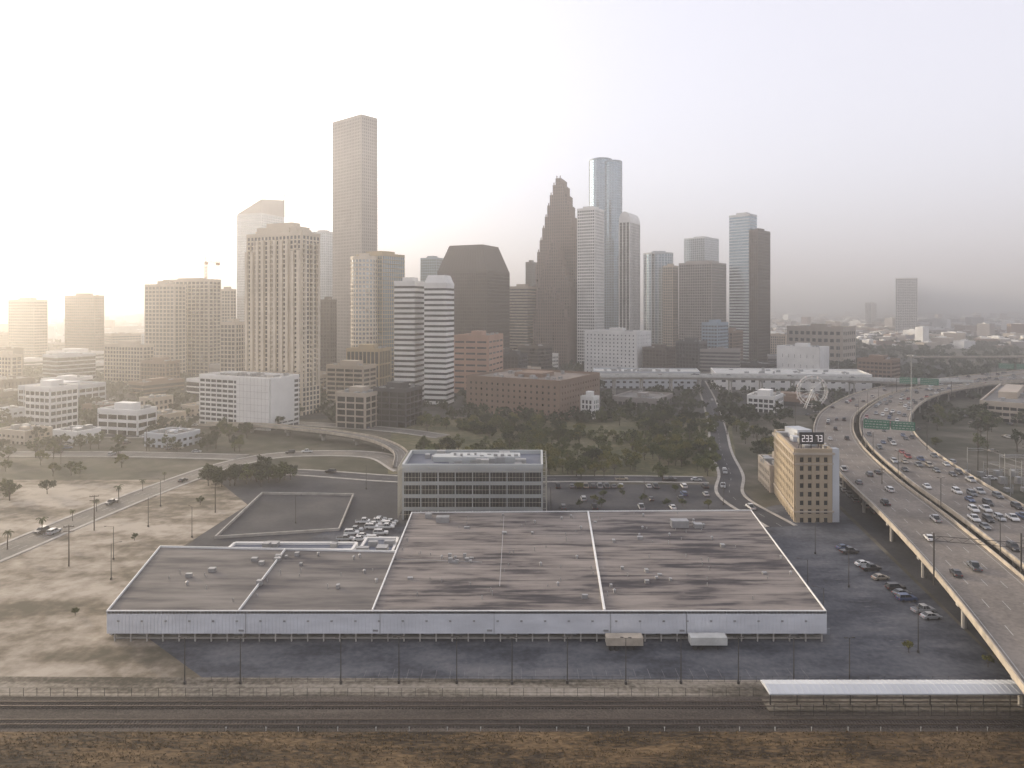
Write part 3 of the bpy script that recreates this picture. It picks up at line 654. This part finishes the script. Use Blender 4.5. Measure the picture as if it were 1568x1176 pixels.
for y in np.arange(163,226,3.4):
    if random.random()<.62: put_car(101.5+(y-190)*.05+random.uniform(-.5,.5),y,.11,R(8+random.uniform(-4,4)),parked=True)
for r_ in range(3):
    for c_ in range(8):
        if random.random()<.72: put_car(-53.5+r_*4.8+c_*.35,222+c_*3.0,.05,R(random.uniform(-6,6)+5),random.choice(['white','white','silver']),True)
for r_,y in enumerate((257,268,275,287)):
    for c_ in range(25):
        if random.random()<(.5 if r_==3 else .14): put_car(19+c_*2.9,y,.12,R(90+random.uniform(-3,3)),parked=True)
for i in range(16): put_car(130+random.uniform(-4,14),176+i*7.5,.12,R(random.choice([75,-100])+random.uniform(-5,5)),parked=True)
for i in range(170):
    x=random.uniform(-420,-150); y=random.uniform(350,560)
    if free(x,y,-3): put_car(x,y,.06,R(random.choice([0,90,20])),parked=True)
for i in range(60):
    x=random.uniform(200,420); y=random.uniform(300,520)
    if free(x,y): put_car(x,y,.06,R(random.choice([0,90,40])),parked=True)
def trailer(x,y,L=9,ang=0,col='white'):
    e=empty('semi_trailer',(x,y,0)); e.rotation_euler=(0,0,ang)
    b=MB(); b.box(0,0,1.15,L,2.4,1.7)
    k=-L/2+.3
    while k<L/2: b.box(k,0,1.16,.06,2.46,1.66); k+=.6
    obj('cargo_box',b,M[col],e)
    b=MB()
    for xx in(-L/2+1,-L/2+2.2):
        for s in(-1,1): b.beam((xx,s*.7,.5),(xx,s*1.2,.5),.5,n=12)
    b.beam((L/2-2,-.8,0),(L/2-2,-.8,1.2),.08); b.beam((L/2-2,.8,0),(L/2-2,.8,1.2),.08); b.box(0,0,.95,L*.95,1,.19)
    obj('running_gear',b,M['tyre'],e)
trailer(24.6,152,8.0,0,'barrier'); trailer(43,152.2,8.0,0,'palewall')
# ------------------------------------------------------------------ poles, lamps
def lamp_mesh(h,arms=2,arm=1.6):
    b=MB(); b.beam((0,0,0),(0,0,.7),.28,.28,8); b.beam((0,0,.7),(0,0,h),.12,.07,6)
    for k in range(arms):
        a=math.pi*2*k/arms; x,y=math.cos(a)*arm,math.sin(a)*arm
        b.beam((0,0,h-.1),(x,y,h+.1),.04); b.box(x*1.15,y*1.15,h+.02,.6,.26,.13,a)
    return b.mesh('street_lamp',[M['darksteel']])
lm=lamp_mesh(9.3,2,.7); lm2=lamp_mesh(10,1,2.0)
def put(name,me,x,y,z=0,rz=0,s=1):
    o=link(bpy.data.objects.new(name,me)); o.location=(x,y,z); o.rotation_euler=(0,0,rz); o.scale=(s,)*3; return o
for x in(-65,-54,-34,-22.5,-11,0,11,22.6,33.6,45,56,67): put('street_lamp',lm,x,137.6+random.uniform(-.2,.2),0,random.uniform(-.2,.2))
for x,y in((72,160),(76,178),(88,150),(90,185),(92,210),(-110,190),(-118,205),(-124,236),(-104,225),(-132,260),(-75,240),(-60,285),(14,250),(50,262),(80,262)): put('street_lamp',lm2,x,y,0,random.uniform(0,6))
for i in range(8,len(frA)-1,7):
    p,t,n=frA[i]; q=p+n*11.5; put('street_lamp',lm,q.x,q.y,8,math.atan2(n.y,n.x),1.1)
b=MB(); b.beam((0,0,0),(0,0,50),.4,.18,10); 
for k in range(8):
    a=k*math.pi/4; b.beam((0,0,49),(1.6*math.cos(a),1.6*math.sin(a),49),.06); b.box(1.8*math.cos(a),1.8*math.sin(a),48.6,.8,.5,.5,a)
hm=b.mesh('high_mast_light',[M['steel']])
put('high_mast_light',hm,214,371); put('high_mast_light',hm,430,560,0,0,.8); put('high_mast_light',hm,330,700,0,0,.8)
def gantry(a,b_,z0,h,signs,name='sign_gantry'):
    e=empty(name,(0,0,0)); b=MB()
    for p in(a,b_): b.beam((*p,z0-2),(*p,z0+h+1.3),.2,n=8)
    for dz in(0,1.2): b.beam((*a,z0+h+dz-.6),(*b_,z0+h+dz-.6),.09)
    for k in range(14):
        p=lerp2(a,b_,k/14);q=lerp2(a,b_,(k+1)/14); b.beam((*p,z0+h-.6+1.2*(k%2)),(*q,z0+h-.6+1.2*((k+1)%2)),.05)
    obj('frame',b,M['darksteel'],e)
    if signs:
        b=MB();l=MB()
        for u0,u1,hh in signs:
            b.seg(a,b_,u0,u1,.3,.42,z0+h-hh/2,z0+h+hh/2); 
            for z in(.62,.0,-.62):
                uu=u0+.6
                while uu<u1-1: 
                    w=random.uniform(.5,1.4); l.seg(a,b_,uu,min(uu+w,u1-.5),.43,.46,z0+h+z*hh*.45-.18,z0+h+z*hh*.45+.2); uu+=w+.4
            l.seg(a,b_,u0+.1,u1-.1,.43,.46,z0+h+hh/2-.2,z0+h+hh/2-.1); l.seg(a,b_,u0+.1,u1-.1,.43,.46,z0+h-hh/2+.1,z0+h-hh/2+.2)
        obj('sign_panel',b,M['green'],e); obj('sign_lettering',l,M['line'],e)
gantry((168.5,333),(193,322),8,11,[(.5,11.5,4.6),(12.2,22,4.2)])
gantry((104.8,172),(126,166),8,9.5,None)
gantry((126.5,172),(152,164),8,9.5,None)
gantry((300,540),(330,520),8,10,[(2,14,5),(16,28,5)])
gantry((470,672),(500,650),8,10,[(2,14,5),(16,28,5)])
# ferris wheel
e=empty('ferris_wheel',(222,512,0)); b=MB(); r0=11.3; cz=13
for y in(-.8,.8):
    for k in range(32):
        a,c=2*math.pi*k/32,2*math.pi*(k+1)/32
        for r in(r0,r0*.84): b.beam((r*math.cos(a),y,cz+r*math.sin(a)),(r*math.cos(c),y,cz+r*math.sin(c)),.17)
        if k%2==0: b.beam((0,y,cz),(r0*math.cos(a),y,cz+r0*math.sin(a)),.1)
    for s in(-1,1): b.beam((0,y*1.6,cz),(s*5.5,y*2.4,0),.3)
b.beam((0,-1.6,cz),(0,1.6,cz),.8,n=10); obj('wheel_frame',b,M['white'],e)
b=MB()
for k in range(16):
    a=2*math.pi*k/16; x,z=(r0+.2)*math.cos(a),cz+(r0+.2)*math.sin(a); b.box(x,0,z-1.4,1.1,1.2,.7); b.box(x,0,z-.3,1.2,1.3,.12); b.beam((x,0,z-.8),(x,0,z),.05)
obj('gondolas',b,mat('gondola_paint',(.5,.42,.42),.5),e)
# ------------------------------------------------------------------ railway
for y in(124.5,130.2):
    e=empty('railway_track',(0,y,0)); b=MB(); k=-140
    while k<135: b.box(k,0,.14,.26,2.6,.14); k+=.62
    obj('sleepers',b,M['wood'],e); b=MB()
    for s in(-.72,.72): b.box(0,s,.28,280,.08,.17)
    obj('rails',b,M['rail'],e)
def fence(x0,x1,y,h,st,r=.05,mesh_=True,name='chain_link_fence'):
    b=MB(); k=x0
    while k<=x1: b.beam((k,y,0),(k,y,h),r); k+=st
    for z in((h,h*.5,.2) if mesh_ else (h,)): b.beam((x0,y,z),(x1,y,z),r*.55)
    obj(name,b,M['darksteel'])
fence(-120,48,133.2,1.7,2.6,.05); fence(-60,100,138.3,1.2,3.2,.04); fence(48,96,126.8,2.2,2.4,.06)
b=MB()
for x in np.arange(-50,90,6.4):
    x+=random.uniform(-.6,.6); b.beam((x,122.2,0),(x,122.2,.7),.05); b.box(x,122.2,.65,.16,.1,.22)
obj('marker_posts',b,M['palewall'])
e=empty('platform_canopy',(75,130,0)); b=MB()
b.v+=[(-27.5,-2.4,3.7),(32,-2.4,3.7),(32,0,4.2),(-27.5,0,4.2),(-27.5,2.4,3.7),(32,2.4,3.7),(-27.5,-2.4,3.45),(32,-2.4,3.45),(-27.5,2.4,3.45),(32,2.4,3.45)]
b.f+=[(0,1,2,3),(3,2,5,4),(6,7,1,0),(4,5,9,8),(6,0,3,4,8)]; b.m+=[0]*5
k=-27
while k<32: b.beam((k,-2.4,3.73),(k,0,4.23),.06); b.beam((k,0,4.23),(k,2.4,3.73),.06); k+=1.2
obj('roof',b,F['pale'],e); b=MB(); k=-26.5
while k<32: b.beam((k,0,0),(k,0,4.0),.13,n=8); b.beam((k,-2.2,3.5),(k,2.2,3.5),.08); k+=5
obj('posts',b,M['darksteel'],e); b=MB(); b.box(2.25,0,0,59.5,4,.3); obj('platform',b,M['gravel'],e)
def upole(x,y,h=13):
    b=MB(); b.beam((0,0,0),(0,0,h),.2,.12,8,0)
    for z in(h-.6,h-1.9): b.box(0,0,z,2.8,.15,.18,.3,0); 
    for k in(-1.2,-.5,.5,1.2): b.beam((k,k*.3,h-.45),(k,k*.3,h-.1),.07,n=6)
    o=obj('utility_pole',b,M['bark']); o.location=(x,y,0)
for x,y,h in((206,300,24),(214,318,22),(200,270,22),(225,290,20),(140,262,14),(176,430,16),(-128,200,12),(-140,232,12),(-108,252,11),(-215,330,12),(-190,360,12),(-240,400,14)): upole(x,y,h)
b=MB()
for i in range(7):
    for j in range(4):
        x,y=198+i*7,262+j*13; h=random.choice([8,11,14]); b.beam((x,y,0),(x,y,h),.18,.12)
        if i<6: b.beam((x,y,h-.5),(x+7,y,h-.5),.12); b.beam((x,y,h-1.4),(x+7,y,h-1.4),.08)
        if j<3 and random.random()<.6: b.beam((x,y,h-.8),(x,y+13,h-.8),.06)
        b.beam((x+3,y+3,0),(x+3,y+3,3.5),.25,.25,6); b.box(x+3,y+6,0,2.2,1.8,random.uniform(1.5,3))
obj('electrical_substation',b,M['steel']); OCC.append((220,282,32))
# ------------------------------------------------------------------ vegetation
def leafcloud(b,cen,rad,n,s0,s1,m=1):
    for _ in range(n):
        d=rng.normal(size=3); d/=np.linalg.norm(d); p=np.array(cen)+d*np.array(rad)*rng.uniform(.35,1.05)
        s=rng.uniform(s0,s1); u=rng.normal(size=3); u/=np.linalg.norm(u); v=np.cross(u,rng.normal(size=3)); v/=np.linalg.norm(v)+1e-6
        b.face([p-u*s-v*s*.6,p+u*s-v*s*.6,p+u*s+v*s*.6,p-u*s*.4+v*s],m)
def tree_mesh(h,r,leaf,seed,dens=1):
    random.seed(seed); b=MB(); th=h*.32
    b.beam((0,0,-.2),(.15,.1,th),.3*h/10,.2*h/10,8,0)
    nl=random.randint(5,7); tips=[]
    for i in range(nl):
        a=2*math.pi*i/nl+random.uniform(-.4,.4); rr=r*random.uniform(.4,.75); z=h*random.uniform(.5,.8)
        q=(rr*math.cos(a),rr*math.sin(a),z); b.beam((.15,.1,th*.85),q,.14*h/10,.04,5,0); tips.append(q)
    tips.append((0,0,h*.86)); b.beam((.15,.1,th),(0,0,h*.8),.18*h/10,.04,5,0)
    for q in tips:
        for _ in range(3):
            c=(q[0]+random.uniform(-.28,.28)*r,q[1]+random.uniform(-.28,.28)*r,q[2]+random.uniform(-.12,.12)*h)
            k=random.uniform(.2,.38)*r; leafcloud(b,c,(k,k,k*.75),int(34*dens),.2,.46)
    return b.mesh('tree',[M['bark'],M[leaf]])
TM=[tree_mesh(11,5,'leaf',1),tree_mesh(9,4.4,'leaf2',2),tree_mesh(12,4.6,'leaf3',3),tree_mesh(8,4,'leaf',4),tree_mesh(10,5.2,'leaf3',5)]
def palm_mesh():
    b=MB(); b.beam((0,0,0),(.2,.1,7),.22,.16,8,0)
    for i in range(22):
        a=2*math.pi*i/22*1.0+random.uniform(-.1,.1); el=random.uniform(-.5,1.0); p=Vector((.2,.1,7)); pts=[p.copy()]
        for k in range(5):
            e_=el-.38*k; p=p+Vector((math.cos(a)*math.cos(e_),math.sin(a)*math.cos(e_),math.sin(e_)))*.55; pts.append(p.copy())
        sd=Vector((-math.sin(a),math.cos(a),0))
        for k in range(5):
            w0,w1=.34*(1-k/5.5),.34*(1-(k+1)/5.5); q,r_=pts[k],pts[k+1]; dz=Vector((0,0,-.15))
            b.face([q,q+sd*w0+dz,r_+sd*w1+dz,r_],1); b.face([q,r_,r_-sd*w1+dz,q-sd*w0+dz],1)
    return b.mesh('palm_tree',[M['bark'],M['leaf']])
PM=palm_mesh()
random.seed(11)
def ptree(x,y,s=None,v=None,name='tree'):
    put(name,v or random.choice(TM),x,y,0,random.uniform(0,6.28),s or random.uniform(.6,1.05))
def scatter(n,x0,x1,y0,y1,pad=-2,var=None,skew=None,sz=None,gap=False):
    for _ in range(n):
        y=random.uniform(y0,y1); x=random.uniform(x0,x1)*(1 if skew is None else y/skew)
        if gap and math.sin(x*.075+1)+math.sin(y*.08+x*.04)<-.45: continue
        if free(x,y,pad): ptree(x,y,random.uniform(*sz) if sz else None,random.choice(var) if var else None)
scatter(165,-44,92,318,450,-3,[TM[0],TM[2],TM[4],TM[1],TM[0],TM[1]],330,(.55,1.0),True)
scatter(60,12,92,296,350,-3,[TM[1],TM[3],TM[0],TM[1]],None,(.5,.95))
scatter(30,-42,14,290,320,-3,[TM[1],TM[3],TM[1]],None,(.45,.8))
scatter(320,-460,-140,340,520,-1,[TM[0],TM[2],TM[4],TM[3]],None,(.55,.95))
scatter(60,-330,-180,240,350,0,None,None,(.5,.9))
scatter(26,-128,-96,286,312,0,None,None,(.5,.85))
scatter(100,215,460,340,600,0,[TM[0],TM[2],TM[4],TM[1]])
scatter(30,118,150,290,470,-2)
scatter(14,22,90,254,288,0,[TM[1],TM[3]],None,(.3,.5))
for i in range(16): ptree(-96-i*2.4+random.uniform(-1,1),300+random.uniform(-3,3),random.uniform(.5,.8),TM[3])
for i in range(9): put('palm_tree',PM,-149.5+random.uniform(-.6,.6)-i*1.0,298-i*14+random.uniform(-3,3),0,i,random.uniform(.5,.8))
for x,y,s in((-118,262,.4),(-121,222,.3),(-98,176,.22),(-106,168,.25)): ptree(x,y,s,TM[3],'shrub')
for x,y in((86,156),(99,150),(101,147),(103,152)): ptree(x,y-6,.3,TM[1],'shrub')
def masscloud(name,pts,m,q=34):
    P=np.array(pts); n=len(P)
    cen=np.repeat(P[:,:2],q,0); hh=np.repeat(P[:,2],q); rr=np.repeat(P[:,3],q)
    k=n*q; d=rng.normal(size=(k,3)); d/=np.linalg.norm(d,axis=1)[:,None]; rad=rng.uniform(.5,1.05,k)
    C=np.stack([cen[:,0]+d[:,0]*rr*rad,cen[:,1]+d[:,1]*rr*rad,hh*.58+d[:,2]*hh*.42*rad],1)
    s=rr*rng.uniform(.14,.3,k); u=rng.normal(size=(k,3));u/=np.linalg.norm(u,axis=1)[:,None]; v=np.cross(u,rng.normal(size=(k,3))); v/=np.linalg.norm(v,axis=1)[:,None]
    u*=s[:,None]; v*=s[:,None]*.8
    A=np.stack([C-u-v,C+u-v,C+u+v,C-u+v],1).reshape(-1,3)
    me=bpy.data.meshes.new(name); me.vertices.add(4*k); me.vertices.foreach_set('co',A.ravel().astype(np.float32))
    me.loops.add(4*k); me.loops.foreach_set('vertex_index',np.arange(4*k,dtype=np.int32)); me.polygons.add(k)
    me.polygons.foreach_set('loop_start',np.arange(0,4*k,4,dtype=np.int32)); me.polygons.foreach_set('loop_total',np.full(k,4,dtype=np.int32))
    me.materials.append(m); me.update(); me.validate(); link(bpy.data.objects.new(name,me))
pts=[]
for _ in range(3400):
    y=random.uniform(440,1300); x=y*random.uniform(-.85,.85)
    if free(x,y,0): pts.append((x,y,random.uniform(5,10),random.uniform(3,5.5)))
masscloud('distant_tree_mass',pts,M['leaf3'],40)
pts=[]
for _ in range(420):
    y=random.uniform(322,462); x=random.uniform(-44,98)*y/330
    if free(x,y,-3) and math.sin(x*.075+1)+math.sin(y*.08+x*.04)>-.3: pts.append((x,y,random.uniform(2.5,5.5),random.uniform(1.5,3.0)))
masscloud('woodland_mass',pts,M['leaf'],70)
pts=[]
for _ in range(9000):
    y=1250*math.exp(random.random()*2.1); x=y*random.uniform(-.85,.85)
    s=1+y/4000; pts.append((x,y,random.uniform(8,13),random.uniform(6,12)*s))
masscloud('distant_tree_canopy',pts,M['leaf3'],22)
b=MB(); 
for _ in range(6200):
    y=1250*math.exp(random.random()*2.1); x=y*random.uniform(-.85,.85); k=1+y/3000
    w,d,h=random.uniform(8,30)*k,random.uniform(8,26)*k,random.choice([5,6,7,9,11,14,18] if random.random()<.96 else [26,38])
    mi=random.choice([0,0,1,2,3]); b.box(x,y,0,w,d,h,random.uniform(0,1.5),mi); b.box(x,y,h-.1,w*.4,d*.4,2,random.uniform(0,1.5),0)
obj('distant_city_buildings',b,[F['white'],F['beige'],F['brick'],F['grey']])
# dry stubble in the foreground
k=42000; X=rng.uniform(-100,100,k); Yv=rng.uniform(103,122,k)
keep=(np.sin(X*.05+Yv*1.9)+.7*np.sin(X*.31-Yv*.4)+rng.normal(size=k)*1.0)>-.3
X,Yv=X[keep],Yv[keep]; k=len(X)
hgt=rng.uniform(.18,.42,k); an=rng.uniform(0,3.14,k); lean=rng.normal(size=(k,2))*.14; w=rng.uniform(.04,.13,k)
dx,dy=np.cos(an)*w,np.sin(an)*w; z0=np.full(k,.1)
A=np.stack([np.stack([X-dx,Yv-dy,z0],1),np.stack([X+dx,Yv+dy,z0],1),np.stack([X+dx*.5+lean[:,0],Yv+dy*.5+lean[:,1],hgt],1),np.stack([X-dx*.8+lean[:,0]*1.3,Yv-dy*.8+lean[:,1],hgt*.9],1)],1).reshape(-1,3)
me=bpy.data.meshes.new('dry_stubble'); me.from_pydata(A.tolist(),[],np.arange(4*k).reshape(-1,4).tolist()); me.materials.append(M['straw']); link(bpy.data.objects.new('dry_stubble',me))
# ------------------------------------------------------------------ haze, sky, sun, camera
SA,SE=-53,10
S=Vector((math.sin(R(SA))*math.cos(R(SE)),math.cos(R(SA))*math.cos(R(SE)),math.sin(R(SE))))
hz=bpy.data.materials.new('haze_air'); hz.use_nodes=True; nt=hz.node_tree; nt.nodes.remove(nt.nodes['Principled BSDF'])
v1=nt.nodes.new('ShaderNodeVolumeScatter'); v1.inputs['Density'].default_value=1/2900; v1.inputs['Anisotropy'].default_value=.78; v1.inputs['Color'].default_value=(1,.95,.9,1)
v2=nt.nodes.new('ShaderNodeVolumeScatter'); v2.inputs['Density'].default_value=1/5600; v2.inputs['Anisotropy'].default_value=0; v2.inputs['Color'].default_value=(.96,.98,1,1)
ad=nt.nodes.new('ShaderNodeAddShader'); nt.links.new(v1.outputs[0],ad.inputs[0]); nt.links.new(v2.outputs[0],ad.inputs[1])
nt.links.new(ad.outputs[0],nt.nodes['Material Output'].inputs['Volume'])
b=MB(); b.prism([(-13500,-3000),(13500,-3000),(13500,13500),(-13500,13500)],-20,260,0,True,True); obj('sky_haze',b,hz)
w=bpy.data.worlds.new('World'); sc.world=w; w.use_nodes=True; nt=w.node_tree; bg=nt.nodes['Background']
sk=nt.nodes.new('ShaderNodeTexSky'); sk.sky_type='NISHITA'; sk.sun_disc=False; sk.sun_elevation=R(SE); sk.sun_rotation=R(SA%360)
sk.air_density=1.0; sk.dust_density=5; sk.ozone_density=2.5; sk.altitude=50
hs=nt.nodes.new('ShaderNodeHueSaturation'); hs.inputs['Saturation'].default_value=.45; hs.inputs['Value'].default_value=1.2
nt.links.new(sk.outputs[0],hs.inputs['Color']); 
ml=nt.nodes.new('ShaderNodeMix'); ml.data_type='RGBA'; ml.blend_type='ADD'; ml.inputs[0].default_value=1; ml.inputs[7].default_value=(4.2,3.98,4.4,1)
nt.links.new(hs.outputs[0],ml.inputs[6])
# broad warm aureole of the hazy sky around the low sun
tc=nt.nodes.new('ShaderNodeTexCoord'); dt=nt.nodes.new('ShaderNodeVectorMath'); dt.operation='DOT_PRODUCT'; dt.inputs[1].default_value=S
nt.links.new(tc.outputs['Generated'],dt.inputs[0])
mx0=nt.nodes.new('ShaderNodeMath'); mx0.operation='MAXIMUM'; mx0.inputs[1].default_value=0; nt.links.new(dt.outputs['Value'],mx0.inputs[0])
pw=nt.nodes.new('ShaderNodeMath'); pw.operation='POWER'; pw.inputs[1].default_value=10; nt.links.new(mx0.outputs[0],pw.inputs[0])
sc2=nt.nodes.new('ShaderNodeVectorMath'); sc2.operation='SCALE'; sc2.inputs[0].default_value=(30,23.5,16.5); nt.links.new(pw.outputs[0],sc2.inputs['Scale'])
m3=nt.nodes.new('ShaderNodeMix'); m3.data_type='RGBA'; m3.blend_type='ADD'; m3.inputs[0].default_value=1
nt.links.new(ml.outputs[2],m3.inputs[6]); nt.links.new(sc2.outputs[0],m3.inputs[7])
nt.links.new(m3.outputs[2],bg.inputs['Color']); bg.inputs['Strength'].default_value=.15
sl=bpy.data.lights.new('sun','SUN'); sl.energy=5; sl.angle=R(.5); sl.color=(1,.8,.55)
so=link(bpy.data.objects.new('sun',sl))
so.rotation_euler=S.to_track_quat('Z','Y').to_euler(); so.location=(-200,100,300)
cam=bpy.data.cameras.new('camera'); cam.sensor_width=36; cam.lens=24.34; cam.shift_y=-.0753; cam.clip_end=40000; cam.clip_start=1
co=link(bpy.data.objects.new('camera',cam)); co.location=(0,0,75); co.rotation_euler=(R(90),0,0); sc.camera=co
print('objects',len(bpy.data.objects))
